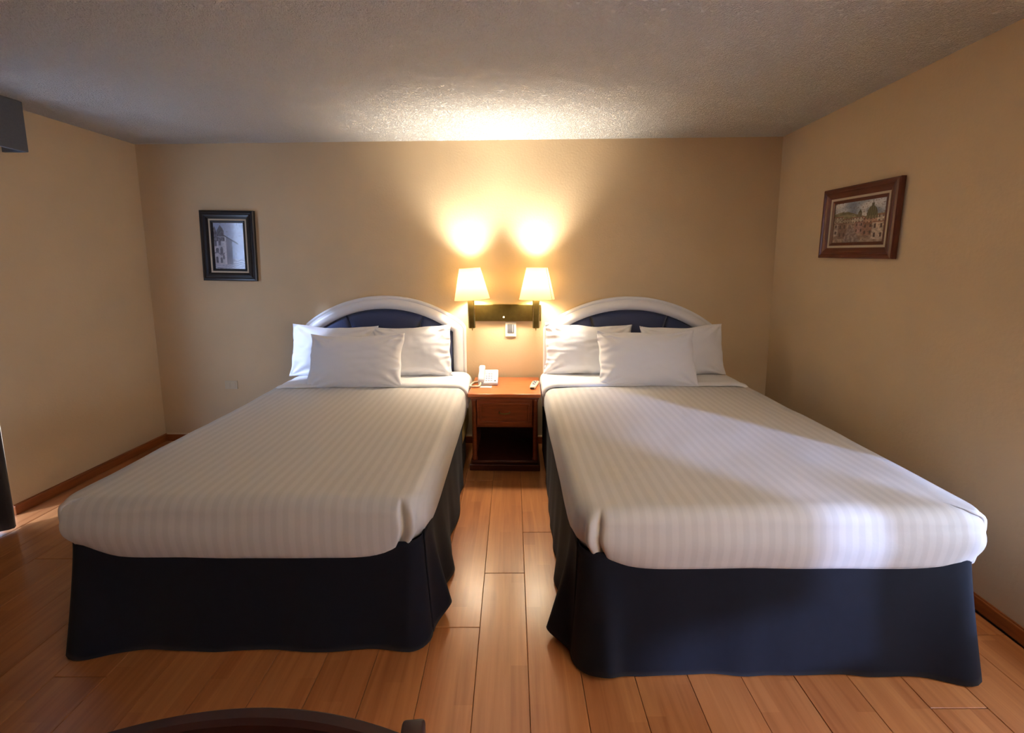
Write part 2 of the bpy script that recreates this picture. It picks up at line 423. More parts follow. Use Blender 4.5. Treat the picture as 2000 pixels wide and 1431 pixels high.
def slab(name, hw, y0, y1, ztop, zbot, m, parent, seed=0, rc=.11, rtop=.058, aisle=1, outer=.022, outlift=.06, wrinkle=True, n=320, inset=0):
    """soft rounded slab (made-up mattress); y1 head end, y0 foot end"""
    rings = []; RC = [.06, .06, rc if aisle < 0 else outer, rc if aisle > 0 else outer]
    d = hw-.03
    while d > rtop+.005: rings.append((d, 0.0, 'top')); d -= .03
    for k in range(9):
        th = math.pi/2*k/8
        rings.append((rtop*(1-math.sin(th)), -rtop*(1-math.cos(th)), 'edge'))
    zs = ztop-rtop; rb = .045
    for k in range(1, 9):
        t = k/8; z = zs+(zbot+rb-zs)*t
        rings.append((-.010*math.sin(math.pi*t), z-ztop, 'side'))
    for k in range(1, 6):
        th = math.pi/2*k/5
        rings.append((rb*(1-math.cos(th)), zbot-ztop+rb*(1-math.sin(th)), 'bot'))
    V = []; Fc = []
    for (d, dz, kind) in rings:
        for (x, y, nx, ny, c, q) in rrect(-hw+d, hw-d, y0+d, y1-d, [max(r_-max(d, 0), .03 if d > .02 else r_*.6) for r_ in RC], n):
            z = ztop+dz
            if kind == 'top' or kind == 'edge':
                z += .007*nz(x, y, seed, 2.2)+.003*nz(x, y, seed+9, 7)
                # slight crown
                z += .012*(1-(x/hw)**2)-.006
            if kind in ('edge', 'bot') and wrinkle and nx*aisle < -.05:      # crisper far-side edge
                w_ = min(1, -nx*aisle*1.6)*.85*max(0, d); x += nx*w_; y += ny*w_
            if kind in ('side', 'bot'):
                t = min(1, -dz/(ztop-zbot)); f = c in (2, 3)
                # tucked corners at the foot: hem lifts and pulls in
                dc = min(abs(x-(-hw)), abs(x-hw)); df = abs(y-y0)
                w = math.exp(-(dc/.13)**2-(df/.16)**2)
                ai = x*aisle > 0; z += w*(.05 if ai else outlift)*t*t; x += -math.copysign(1, x)*w*(.028 if ai else outlift*.9)*t*t; y += w*.02*t*t
                if wrinkle and nx*aisle < -.05 and d < 0: x += nx*d; y += ny*d
                x += nx*(.005*nz(x*3, y*3, z*5+seed)); y += ny*(.006*nz(x*4, y*4, z*9+seed))
            if kind in ('side', 'edge', 'bot') and wrinkle and c == (3 if aisle > 0 else 2):
                qq = q if aisle > 0 else 1-q      # 0 at the foot side ... 1 at the aisle side
                g = math.exp(-((qq-.40)/.09)**2)*.020-math.exp(-((qq-.22)/.05)**2)*.018
                fade = 1 if kind != 'edge' else max(0, min(1, -dz/rtop*1.3))
                x += nx*g*fade; y += ny*g*fade
            if kind == 'top' and wrinkle:
                ccx = aisle*(hw-.08); r = math.hypot(x-ccx, y-(y0+.10))
                if r < .45:
                    th = math.atan2(y-(y0+.10), (x-ccx)*aisle)
                    z += .004*math.sin(r*95+1.5*math.sin(th*2))*math.exp(-((r-.20)/.11)**2)
            V.append((x, y, z))
    for i in range(len(rings)-1):
        for k in range(n): Fc.append((i*n+k, i*n+(k+1) % n, (i+1)*n+(k+1) % n, (i+1)*n+k))
    Fc.append(tuple(range(n-1, -1, -1))); Fc.append(tuple((len(rings)-1)*n+k for k in range(n)))
    o = mobj(name, V, Fc, m, parent, True)
    bm = bmesh.new(); bm.from_mesh(o.data); bmesh.ops.recalc_face_normals(bm, faces=bm.faces); bm.to_mesh(o.data); bm.free()
    return o

def turned_sheet(name, hw, y0, y1, ztop, zhem, m, parent, seed):
    """folded-over top sheet: a U-shaped band round the mattress at the pillows"""
    V = []; Fc = []; prof = []
    r = .060; o_ = .010
    for k in range(13):
        t = k/12; prof.append((-hw-o_, zhem+(ztop-r-zhem)*t, -1, 0))
    for k in range(1, 9):
        th = math.pi/2*k/8; prof.append((-hw+r-(r+o_)*math.cos(th), ztop-r+(r+o_)*math.sin(th), -math.cos(th), math.sin(th)))
    for k in range(1, 40):
        t = k/40; x = -hw+r+(2*hw-2*r)*t; prof.append((x, ztop+o_+.008*(1-(x/hw)**2), 0, 1))
    left = prof[:21]
    for (x, z, nx, nzz) in reversed(left): prof.append((-x, z, -nx, nzz))
    ny = 22; n = len(prof)
    for j in range(ny+1):
        s = j/ny
        for i, (x, z, nx, nn) in enumerate(prof):
            bend = .03*math.sin(i/n*math.pi)+.012*nz(i*.12, seed, 1)
            side = max(0, (ztop-z)/(ztop-zhem))
            yy = y1+(y0-y1+bend*0+ .05*side+.02*nz(i*.15, seed, 4))*s
            off = 0
            if s > .82: off = .006*math.sin((s-.82)/.18*math.pi*.95)
            if s > .95: off -= .014*(s-.95)/.05
            off += .004*nz(i*.3, s*5, seed)
            V.append((x+nx*off, yy, z+nn*off))
    for j in range(ny):
        for i in range(n-1):
            a = j*n+i; Fc.append((a, a+1, a+n+1, a+n))
    o = mobj(name, V, Fc, m, parent, True)
    sm = o.modifiers.new('s', 'SOLIDIFY'); sm.thickness = .005; sm.offset = 0
    return o

def skirt_panel(name, path, ztop, hem, m, parent, seed, ripple=.012, freq=3, lobes=(), flare=.02, calm=None):
    """cloth hung along a plan path (outward is the right-hand side of the direction); lobes: (distance, out, width, hem lift)"""
    P = [Vector(p_) for p_ in path]; seg = [(P[i+1]-P[i]).length for i in range(len(P)-1)]; L = sum(seg)
    nu = max(40, int(L/.011)); nv = 18; V = []; Fc = []
    def at(d):
        for i, l in enumerate(seg):
            if d <= l or i == len(seg)-1: return P[i]+(P[i+1]-P[i])*(d/l)
            d -= l
    pts = [at(L*i/nu) for i in range(nu+1)]
    nrm = []
    for i in range(nu+1):
        t = (pts[min(i+2, nu)]-pts[max(i-2, 0)]).normalized(); nrm.append(Vector((t.y, -t.x)))
    for j in range(nv+1):
        t = j/nv
        for i in range(nu+1):
            d = L*i/nu
            rip = ripple*(math.sin(d*freq*2*math.pi+2.2*nz(d*3, seed, 0)+seed)*.6+1.1*nz(d*7, seed, t*.6))
            fl_ = flare
            if calm is not None:      # hangs straight where it is squeezed beside the nightstand
                e_ = max(0, min(1, (abs(d-calm)-.42)/.25)); rip *= e_; fl_ *= e_
            lo = lf = 0
            for (ld_, o_, w_, l_) in lobes:
                g = math.exp(-((d-ld_)/w_)**2); lo += o_*g; lf += l_*g
            out = .004+(fl_+rip)*t**1.2+lo*t**1.25
            zb = hem+lf+.006*nz(d*5, seed, 8)
            z = ztop+(zb-ztop)*t
            q = pts[i]+nrm[i]*out
            V.append((q.x, q.y, max(.003, z)))
    for j in range(nv):
        for i in range(nu):
            a = j*(nu+1)+i; Fc.append((a, a+1, a+nu+2, a+nu+1))
    o = mobj(name, V, Fc, m, parent, True)
    sm = o.modifiers.new('s', 'SOLIDIFY'); sm.thickness = .003; sm.offset = 0
    return o

def headboard(label, cx, width, zspring, ztop):
    root = empty('headboard', (cx, 0, 0))
    hw = width/2; sag = ztop-zspring; R = (hw*hw+sag*sag)/(2*sag); zc = ztop-R
    path = [(-hw, .30), (-hw, .5), (-hw, .8), (-hw, zspring-.015)]
    a0 = math.asin(hw/R); na = 48
    for k in range(1, na): 
        a = -a0+2*a0*k/na; path.append((R*math.sin(a), zc+R*math.cos(a)))
    path += [(hw, zspring-.015), (hw, .8), (hw, .5), (hw, .30)]
    nor = []
    for i in range(len(path)):
        p0 = Vector(path[max(i-1, 0)]); p1 = Vector(path[i]); p2 = Vector(path[min(i+1, len(path)-1)])
        d1 = (p1-p0).normalized() if i > 0 else (p2-p1).normalized(); d2_ = (p2-p1).normalized() if i < len(path)-1 else d1
        n1 = Vector((d1.y, -d1.x)); n2 = Vector((d2_.y, -d2_.x)); n = (n1+n2).normalized(); n /= max(.3, n.dot(n1)); nor.append(n)
    # inward profile (distance in, projection from the wall)
    prof = [(0, .002), (0, .036), (.004, .042), (.016, .044), (.021, .041), (.024, .041), (.030, .050), (.044, .061), (.062, .066), (.080, .062), (.094, .052), (.102, .042), (.104, .030), (.104, .002)]
    V = []; Fc = []; n = len(prof)
    for (x, z), nn in zip(path, nor):
        for (d, pr) in prof: V.append((x+nn.x*d, -pr, z+nn.y*d))
    for i in range(len(path)-1):
        for k in range(n): Fc.append((i*n+k, (i+1)*n+k, (i+1)*n+(k+1) % n, i*n+(k+1) % n))
    Fc.append(tuple(range(n))); Fc.append(tuple((len(path)-1)*n+k for k in range(n-1, -1, -1)))
    fr = mobj('headboard_frame', V, Fc, M_lacq, root, False)
    bm = bmesh.new(); bm.from_mesh(fr.data); bmesh.ops.recalc_face_normals(bm, faces=bm.faces); bm.to_mesh(fr.data); bm.free()
    for p in fr.data.polygons: p.use_smooth = True
    fr.data.set_sharp_from_angle(angle=math.radians(50))
    # three padded upholstered panels, seams fanning towards the bottom
    hi = hw-.102; Ri = R-.102
    def top(x): return zc+math.sqrt(max(.01, Ri*Ri-x*x))
    z0 = .32
    def seam(side, z):      # x of the seam at height z
        return side*(.315-.11*max(0, (1.10-z))/.35*.9)
    for k, (la, lb) in enumerate(((-1, -.333), (-.333, .333), (.333, 1))):
        nu, nv = 22, 26; V = []; Fc = []
        for j in range(nv+1):
            v = j/nv
            for i in range(nu+1):
                u = i/nu
                xa = -hi if k == 0 else seam(-1 if k == 1 else 1, z0+(top(.3)-z0)*v)
                xb = hi if k == 2 else seam(-1 if k == 0 else 1, z0+(top(.3)-z0)*v)
                x = xa+(xb-xa)*u; z = z0+(top(x)-z0)*v
                pad = min(1, min(u, 1-u)*(xb-xa)/.028)*min(1, (1-v)/.08)
                pad = math.sin(pad*math.pi/2)
                V.append((x, -.014-.026*pad**.6 - .0, z))
        for j in range(nv):
            for i in range(nu):
                a = j*(nu+1)+i; Fc.append((a, a+1, a+nu+2, a+nu+1))
        o = mobj('upholstered_panel', V, Fc, M_navy, root, True)
        sm = o.modifiers.new('s', 'SOLIDIFY'); sm.thickness = .012; sm.offset = -1
        o['label'] = 'navy padded headboard panel'
    bk = box('backing_board', -hi-.03, hi+.03, -.012, -.004, .31, zspring-.02, M_navy, root)
    tag(root, label, 'headboard', 'arched headboards')
    return root

def pillow(label, w, h, t, loc, lean, yaw_, roll, seed, open_side=0, wr=.005):
    nu, nv = 96, 72; V = []; idx = {}; Fc = []
    for side in (1, -1):
        for j in range(nv+1):
            for i in range(nu+1):
                u, v = -1+2*i/nu, -1+2*j/nv
                bd = i in (0, nu) or j in (0, nv)
                if bd and side == -1: idx[(side, i, j)] = idx[(1, i, j)]; continue
                x = u*w/2*(1-.055*(1-v*v)*u*u); z = v*h/2*(1-.12*(1-u*u)*v*v*(1 if v > 0 else .4))
                x += .010*nz(v*2.2, seed, 1)*abs(u)**3; z += .010*nz(u*2.2, seed, 2)*abs(v)**3
                th = t/2*(max(0, 1-abs(u)**2.4)*max(0, 1-abs(v)**2.3))**.60
                # pinched corners
                th *= 1-.35*(abs(u)*abs(v))**3
                y = -side*th
                if not bd:
                    e = math.exp(-(1-abs(u))/.16)*(1.0 if open_side == 0 or u*open_side > 0 else .35)
                    y += -side*wr*e*math.sin(v*23+4*nz(u*3, v*3, seed)+seed)*(.7+1.1*nz(v*4, u*3, seed+6))
                    e2 = math.exp(-(1-abs(v))/.13)
                    y += -side*wr*.7*e2*math.sin(u*14+3*nz(u*3, v*3, seed+3)+seed*2)
                    ax = abs(abs(u)-abs(v))
                    y += -side*.006*math.exp(-(ax/.12)**2)*math.sin((u*u+v*v)*9+seed)*(abs(u*v))
                    for (cu, cv) in ((-1, 1), (1, 1), (-1, -1), (1, -1)):      # creases fanning out of the corners
                        du, dv = u-cu, v-cv; rr_ = math.hypot(du, dv); an = math.atan2(dv, du)
                        y += -side*.0065*math.sin(an*11+seed*3+cu)*math.exp(-((rr_-.42)/.26)**2)
                    y += -side*(.007*nz(u*2.3, v*2.3, seed+5)+.003*nz(u*6, v*6, seed+7))*min(1, th/(t*.2))
                idx[(side, i, j)] = len(V); V.append((x, y, z+h/2))
    for side in (1, -1):
        for j in range(nv):
            for i in range(nu):
                q = [idx[(side, i, j)], idx[(side, i+1, j)], idx[(side, i+1, j+1)], idx[(side, i, j+1)]]
                Fc.append(tuple(q) if side == 1 else tuple(reversed(q)))
    o = mobj('pillow', V, Fc, M_pillow, None, True)
    o.location = loc; o.rotation_euler = (-lean, roll, yaw_)
    return tag(o, label, 'pillow', 'white pillows on the two beds')

def make_bed(side, cx, hw, foot, ztop, zbot, hbw, hbz, seed):
    aisle = 1 if side == 'left' else -1
    nm = {'left': 'left-hand bed, nearer the curtain', 'right': 'right-hand bed, nearer the right wall'}[side]
    bed = empty('bed', (cx, 0, 0), ROT)
    slab('mattress', hw-.03, foot+.05, -.115, ztop-.03, zbot+.02, M_matt, bed, seed, rc=.09, wrinkle=False, n=96)
    bx = box('box_spring', -hw+.06, hw-.016, foot+.14, -.095, .19, zbot+.012 if side == 'right' else .345, M_foam, bed, .03, 4)
    bx['label'] = 'cream box spring edge'
    for sx in (-1, 1):
        for yy in (foot+.2, -.25):
            lathe_o = lathe('leg', [(.022, 0), (.026, .02), (.03, .19)], M_woodd, bed, 16)
            lathe_o.location = (sx*(hw-.2), yy, 0)
    zt = zbot+.075
    box('skirt_deck', -hw+.03, hw-.03, foot+.04, -.30, zbot-.012, zbot-.004, M_skirt, bed)
    sx = hw-.018
    # outward = right-hand side of the direction of travel
    def arc(cx_, cy_, r_, a0_, a1_): return [(cx_+r_*math.cos(a0_+(a1_-a0_)*k_/8), cy_+r_*math.sin(a0_+(a1_-a0_)*k_/8)) for k_ in range(9)]
    fy = foot+.02; hp = math.pi/2
    if aisle > 0:
        skirt_panel('skirt_panel', [(-sx, fy+.2)]+arc(-sx+.035, fy+.035, .035, math.pi, math.pi*1.5)+arc(sx-.05, fy+.05, .05, -hp, 0)+[(sx, fy+.25)], zt, .006, M_skirt, bed, seed+1, .006, 2.6, [(.22, .045, .10, 0), (1.48, .008, .08, 0)])
        skirt_panel('skirt_panel', [(sx+.006, fy+.05), (sx+.004, -.9), (sx-.010, -.31)], zt, .010, M_skirt, bed, seed+2, .016, 2.1, [(.10, .065, .06, .05), (.36, .025, .08, .0)], calm=1.78)
        skirt_panel('skirt_panel', [(-sx, -.13), (-sx, fy+.08)], zt, .012, M_skirt, bed, seed+3, .012, 3.4)
    else:
        skirt_panel('skirt_panel', [(-sx, fy+.25)]+arc(-sx+.05, fy+.05, .05, math.pi, math.pi*1.5)+arc(sx-.035, fy+.035, .035, -hp, 0)+[(sx, fy+.2)], zt, .006, M_skirt, bed, seed+1, .006, 2.6, [(.31, .05, .05, .035), (1.58, .05, .10, 0)])
        skirt_panel('skirt_panel', [(-sx-.006, -.13), (-sx-.006, fy+.05)], zt, .010, M_skirt, bed, seed+2, .014, 2.1, [(1.735, .085, .06, .03), (1.45, .02, .08, 0)], calm=0.0)
        skirt_panel('skirt_panel', [(sx, fy+.08), (sx, -.13)], zt, .012, M_skirt, bed, seed+3, .012, 3.4)
    tag(bed, 'double bed with dark navy bed skirt, the ' + nm, 'bed', 'two double beds')
    sp = slab('bedspread', hw, foot, -.10, ztop, zbot, M_spread, None, seed+5, aisle=aisle, outlift=.045 if side == 'left' else .01)
    sp.location = (cx, 0, 0); sp.rotation_euler = (0, 0, ROT)
    tag(sp, 'white striped cotton bedspread tucked over the ' + nm, 'bedspread', 'striped white bedspreads')
    ts = turned_sheet('turned_down_sheet', hw, -.50, -.105, ztop+.004, zbot+.075, M_sheet, sp, seed)
    ts['label'] = 'plain white sheet folded down over the cover'
    headboard('white arched headboard with navy padding behind the ' + nm, cx-.008 if side == 'left' else cx-.015, hbw, hbz[0], hbz[1])
    return bed

make_bed('left', -1.068, .675, -1.975, .605, .362, 1.30, (.985, 1.222), 1.0)
make_bed('right', .874, .705, -2.03, .622, .392, 1.34, (.975, 1.212), 5.0)

PZ = .60
pillow('pillow at the curtain end of the left bed, tinged blue by daylight', .68, .405, .17, (-1.43, -.235, .612), .22, -.03, .02, 2.1, -1, .002)
pillow('creased pillow at the nightstand end of the left bed, behind the centre pillow', .62, .40, .16, (-.815, -.23, .615), .22, .03, -.035, 7.3, 1, .011)
pillow('front centre pillow leaning on two others on the left bed', .69, .40, .17, (-1.165, -.49, .600), .40, .02, -.02, 4.4, 1, .009)
pillow('creased pillow at the nightstand end of the right bed', .66, .395, .16, (.515, -.23, .632), .22, -.02, .02, 9.2, -1, .013)
pillow('smooth pillow at the wall end of the right bed', .62, .385, .17, (1.235, -.23, .632), .22, .02, -.03, 12.7, 1, .002)
pillow('front centre pillow leaning on two others on the right bed', .69, .41, .17, (.895, -.49, .616), .40, -.02, 0, 15.5, -1, .007)

# ------------------------------------------------------------------ nightstand
ns = empty('nightstand', (-.101, -.27, 0))
hx = .252
box('plinth', -hx, hx, -.225, .225, 0, .045, M_woodd, ns, .005)
box('plinth_step', -hx+.014, hx-.014, -.212, .225, .045, .072, M_woodd, ns, .008, 3)
for s in (-1, 1):
    box('side_panel', s*.222-.009, s*.222+.009, -.19, .22, .072, .535, M_wood, ns, .002)
    lp = lathe('corner_column', [(.021, .072), (.021, .085), (.017, .092), (.017, .50), (.021, .507), (.021, .53)], M_wood, ns, 20)
    lp.location = (s*.217, -.192, 0)
box('back_panel', -.213, .213, .205, .215, .072, .535, M_woodd, ns)
box('drawer_divider', -.213, .213, -.19, .205, .312, .326, M_wood, ns, .002)
dr = empty('drawer', (0, -.20, .43)); dr.parent = ns
box('drawer_front', -.196, .196, -.012, .012, -.10, .092, M_wood, dr, .004)
bm = bmesh.new()
for (a, b, c, d_) in ((-.175, .175, .056, .068), (-.175, .175, -.076, -.064), (-.175, -.163, -.064, .056), (.163, .175, -.064, .056)):
    addbox(bm, a, b, -.021, -.011, c, d_, .003, 2)
bobj('drawer_moulding', bm, M_wood, dr)
hpts = [(-.036, -.012, .0), (-.036, -.028, 0)]+[(-.036+.072*k/10, -.028-.006*math.sin(math.pi*k/10), -.004*math.sin(math.pi*k/10)) for k in range(1, 10)]+[(.036, -.028, 0), (.036, -.012, 0)]
tube('handle', hpts, .0042, M_brass, dr, 8)
box('top_cove', -.243, .243, -.215, .225, .520, .542, M_wood, ns, .009, 3)
box('nightstand_top', -.256, .256, -.232, .232, .542, .568, M_woodt, ns, .006, 3)
tag(ns, 'small reddish wooden nightstand with one drawer and open shelf between the beds', 'nightstand')

# ------------------------------------------------------------------ telephone, note, remote
TZ = .5685
ph = empty('telephone', (-.236, -.215, TZ), .03)
def wedge(name, x0, x1, y0, y1, zf, zb, m, parent, bev=.006, base=0):
    bm = bmesh.new(); vs_ = [bm.verts.new(p) for p in ((x0, y0, base), (x1, y0, base), (x1, y1, base), (x0, y1, base), (x0, y0, zf), (x1, y0, zf), (x1, y1, zb), (x0, y1, zb))]
    for f in ((0, 3, 2, 1), (4, 5, 6, 7), (0, 1, 5, 4), (1, 2, 6, 5), (2, 3, 7, 6), (3, 0, 4, 7)): bm.faces.new([vs_[i] for i in f])
    bmesh.ops.bevel(bm, geom=list(bm.edges), offset=bev, segments=3, profile=.5, affect='EDGES')
    return bobj(name, bm, m, parent, True)
wedge('phone_base', -.072, .075, -.075, .085, .022, .085, M_phone, ph)
sl = math.atan2(.063, .16)
def onslope(y): return .022+(y+.075)*.063/.16
for r_ in range(4):
    for c_ in range(3):
        x = -.012+c_*.019; y = -.045+r_*.026
        k = box('key', -.0065, .0065, -.008, .008, -.001, .005, M_key if c_ != 1 else M_pink, ph, .0015)
        k.location = (x, y, onslope(y)); k.rotation_euler = (sl, 0, 0)
k = box('index_card', -.009, .009, -.05, .05, 0, .0016, M_blue, ph); k.location = (.056, .012, onslope(.012)+.0005); k.rotation_euler = (sl, 0, 0)
k = lathe('redial_button', [(.006, 0), (.006, .004), (.004, .005)], M_dark, ph, 14); k.location = (.054, -.055, onslope(-.055))
hs = empty('handset', (-.05, .005, onslope(.005)+.004)); hs.parent = ph; hs.rotation_euler = (sl, 0, 0)
def ovoid(name, prof, m, parent, wx):
    """body along y with superelliptic cross-sections: prof = (y, half width, z low, z high)"""
    V = []; Fc = []; n = 20
    for (y, w, zl, zh) in prof:
        for k_ in range(n):
            th = 2*math.pi*k_/n; c, s = math.cos(th), math.sin(th)
            V.append((w*math.copysign(abs(c)**.6, c), y, (zl+zh)/2+(zh-zl)/2*math.copysign(abs(s)**.6, s)))
    for i in range(len(prof)-1):
        for k_ in range(n): Fc.append((i*n+k_, (i+1)*n+k_, (i+1)*n+(k_+1) % n, i*n+(k_+1) % n))
    Fc.append(tuple(range(n))); Fc.append(tuple((len(prof)-1)*n+k_ for k_ in range(n-1, -1, -1)))
    return mobj(name, V, Fc, m, parent, True)
ovoid('handset_body', [(-.098, .012, .006, .02), (-.094, .021, .0, .028), (-.07, .024, .0, .036), (-.045, .022, .012, .042), (0, .019, .02, .044), (.045, .022, .012, .042), (.07, .025, .0, .038), (.094, .022, .0, .03), (.098, .012, .006, .02)], M_phone, hs, 1)
# coiled cord from the handset round to the left edge of the table and back to the base
def smooth_path(ctrl, n):
    pts = []
    P = [Vector(c) for c in ctrl]; P = [2*P[0]-P[1]]+P+[2*P[-1]-P[-2]]
    for i in range(1, len(P)-2):
        for k_ in range(n):
            t = k_/n; a, b, c, d_ = P[i-1:i+3]
            pts.append(.5*((2*b)+(c-a)*t+(2*a-5*b+4*c-d_)*t*t+(3*b-a-3*c+d_)*t**3))
    return pts
def coil(ctrl, R_, wire, turns, m, parent):
    base = smooth_path(ctrl, 60); out = []; N_ = len(base)
    for i, p_ in enumerate(base):
        t = (base[min(i+1, N_-1)]-base[max(i-1, 0)]).normalized(); a = t.cross(Vector((0, 0, 1)))
        if a.length < .01: a = Vector((1, 0, 0))
        a.normalize(); b = a.cross(t); th = 2*math.pi*turns*i/N_
        out.append(p_+R_*(math.cos(th)*a+math.sin(th)*b))
    return tube('cord', out, wire, m, parent, 5)
coil([(-.052, -.09, .026), (-.06, -.118, .010), (-.085, -.130, .009), (-.115, -.128, .0085), (-.128, -.112, .0085), (-.122, -.06, .0085), (-.105, -.012, .0085), (-.072, .006, .0085)], .0055, .0026, 62, M_cord, ph)
tag(ph, 'white desk telephone with handset and looped cord on the nightstand', 'telephone')
nt_ = box('note_card', -.075, .045, -.022, .022, 0, .0012, M_paper); nt_.location = (-.247, -.325, TZ); nt_.rotation_euler = (0, 0, -.06)
tag(nt_, 'small white note card lying in front of the telephone', 'card')

rm = empty('remote_control', (.112, -.295, TZ), -.18)
ovoid('remote_body', [(-.092, .012, .004, .016), (-.088, .020, .001, .021), (-.05, .023, 0, .023), (.05, .025, 0, .022), (.082, .023, .001, .019), (.088, .015, .004, .014)], M_remote, rm, 1)
box('keypad', -.014, .014, -.045, .062, .0215, .0238, M_rgrey, rm, .001)
for r_ in range(6):
    for c_ in range(3):
        box('button', -.011+c_*.008, -.005+c_*.008, -.038+r_*.016, -.029+r_*.016, .0236, .0252, M_screen if (r_+c_) % 3 else M_white, rm)
box('front_window', -.014, .014, -.0945, -.088, .003, .014, M_dark, rm, .001)
tag(rm, 'slim beige remote control with grey keypad on the right of the nightstand', 'remote control')

# ------------------------------------------------------------------ wall lamp
wl = empty('wall_lamp', (-.1155, 0, 1.085))
box('backplate', -.287, .287, -.028, -.002, -.067, .067, M_brass, wl, .003)
kn = lathe('switch_knob', [(.0075, 0), (.0075, .012), (.005, .016)], M_ivory, wl, 16); kn.location = (-.008, -.028, -.034); kn.rotation_euler = (math.pi/2, 0, 0)
for s, tilt in ((-1, .06), (1, 0.0)):
    ax = -.245 if s < 0 else .243
    arm = empty('arm', (ax, -.150, -.105)); arm.parent = wl; arm.rotation_euler = (0, -tilt*.5, 0)
    box('arm_bar', -.021, .021, -.012, .018, 0, .255, M_brass, arm, .003)
    box('arm_edge', .021, .026, -.010, .018, .003, .25, M_gold, arm, .001)
    box('arm_edge', -.026, -.021, -.010, .018, .003, .25, M_gold, arm, .001)
    st = box('bracket', -.012, .012, .016, .124, .075, .135, M_gold, arm, .002)
    lathe('finial', [(.0005, -.020), (.004, -.014), (.003, -.008), (.007, -.004), (.007, .001)], M_brass, arm, 14).location = (0, .004, 0)
    lathe('socket', [(.013, .255), (.013, .30), (.010, .305)], M_ivory, arm, 18)
    sh = empty('shade', (.012 if s < 0 else .006, -.018, .222)); sh.parent = arm; sh.rotation_euler = (0, -tilt*.6, 0)
    lathe('shade_cone', [(.134, 0), (.079, .238)], M_shade, sh, 64, False)
    for rr, zz in ((.1345, .002), (.0795, .236)):
        tube('shade_rim', [(rr*math.cos(2*math.pi*k_/48), rr*math.sin(2*math.pi*k_/48), zz) for k_ in range(49)], .0016, M_shade, sh, 6)
    th = -.62 if s > 0 else .9
    tube('shade_seam', [(.1352*math.cos(th), .1352*math.sin(th), 0), (.080*math.cos(th), .080*math.sin(th), .238)], .0016, mat('seam_trim', lin(190, 160, 110), .7), sh, 6)
    for k_ in range(3):
        a = k_*2*math.pi/3+.4
        tube('shade_spider', [(.012*math.cos(a), .012*math.sin(a), .20), (.080*math.cos(a), .080*math.sin(a), .232)], .0012, M_gold, sh, 5)
    ld = bpy.data.lights.new('lamp_bulb', 'POINT'); ld.energy = LAMP_POWER; ld.color = LAMP_COLOR; ld.shadow_soft_size = .045
    lo = bpy.data.objects.new('lamp_bulb', ld); COL.objects.link(lo); lo.parent = sh; lo.location = (0, 0, .125)
    # the bulb throws most of its light forward, up through the open top
    ud = bpy.data.lights.new('lamp_bulb_forward', 'SPOT'); ud.energy = LAMP_UP; ud.color = LAMP_COLOR; ud.shadow_soft_size = .055
    ud.spot_size = math.radians(100); ud.spot_blend = 1.0
    uo = bpy.data.objects.new('lamp_bulb_forward', ud); COL.objects.link(uo); uo.parent = sh; uo.location = (0, 0, .185); uo.rotation_euler = (math.pi, 0, 0)
tag(wl, 'brass double wall lamp with two lit cream shades above the nightstand', 'wall lamp')

# ------------------------------------------------------------------ wall plates
tp = empty('wall_switch', (-.0695, 0, .950))
box('plate', -.043, .043, -.011, 0, -.058, .058, M_ivory, tp, .003)
box('rocker', -.026, .026, -.0145, -.010, -.026, .042, M_screen, tp, .002)
box('rocker_edge', .014, .018, -.0155, -.014, -.024, .040, M_ivory, tp)
tag(tp, 'ivory wall switch plate with grey centre under the brass lamp', 'switch')
ol = empty('wall_outlet', (-2.382, 0, .486), 0)
box('plate', -.052, .052, -.010, 0, -.035, .035, M_outlet, ol, .003)
for s in (-1, 1): box('socket', s*.022-.016, s*.022+.016, -.012, -.009, -.022, .022, M_outlet, ol, .002)
tag(ol, 'beige wall outlet plate low on the back wall beside the left bed', 'outlet')

# ------------------------------------------------------------------ pictures
def frame_mesh(name, w, h, prof, m, parent):
    """prof: (inset, depth) pairs swept round a rectangle; local x across, z up, -y to the room"""
    V = []; Fc = []; n = len(prof)
    for (sx, sz) in ((-1, -1), (1, -1), (1, 1), (-1, 1)):
        for (d, y) in prof: V.append((sx*(w/2-d), -y, sz*(h/2-d)))
    for c in range(4):
        for k_ in range(n):
            Fc.append((c*n+k_, ((c+1) % 4)*n+k_, ((c+1) % 4)*n+(k_+1) % n, c*n+(k_+1) % n))
    o = mobj(name, V, Fc, m, parent)
    bm = bmesh.new(); bm.from_mesh(o.data); bmesh.ops.recalc_face_normals(bm, faces=bm.faces); bm.to_mesh(o.data); bm.free()
    return o
def print_mesh(w, h, fn, parent, nx, nzv, depth):
    V = []; Fc = []; cols = []
    for j in range(nzv+1):
        for i in range(nx+1):
            u, v = i/nx, j/nzv; V.append((-w/2+w*u, -depth, -h/2+h*v)); cols.append(fn(u, v))
    for j in range(nzv):
        for i in range(nx):
            a = j*(nx+1)+i; Fc.append((a, a+1, a+nx+2, a+nx+1))
    o = mobj('print', V, Fc, M_art, parent)
    at = o.data.color_attributes.new('paint', 'FLOAT_COLOR', 'POINT')
    for i, c in enumerate(cols): at.data[i].color = lin(*[max(0, min(255, q)) for q in c])
    return o
def mixc(a, b, t): t = max(0, min(1, t)); return tuple(a[i]+(b[i]-a[i])*t for i in range(3))
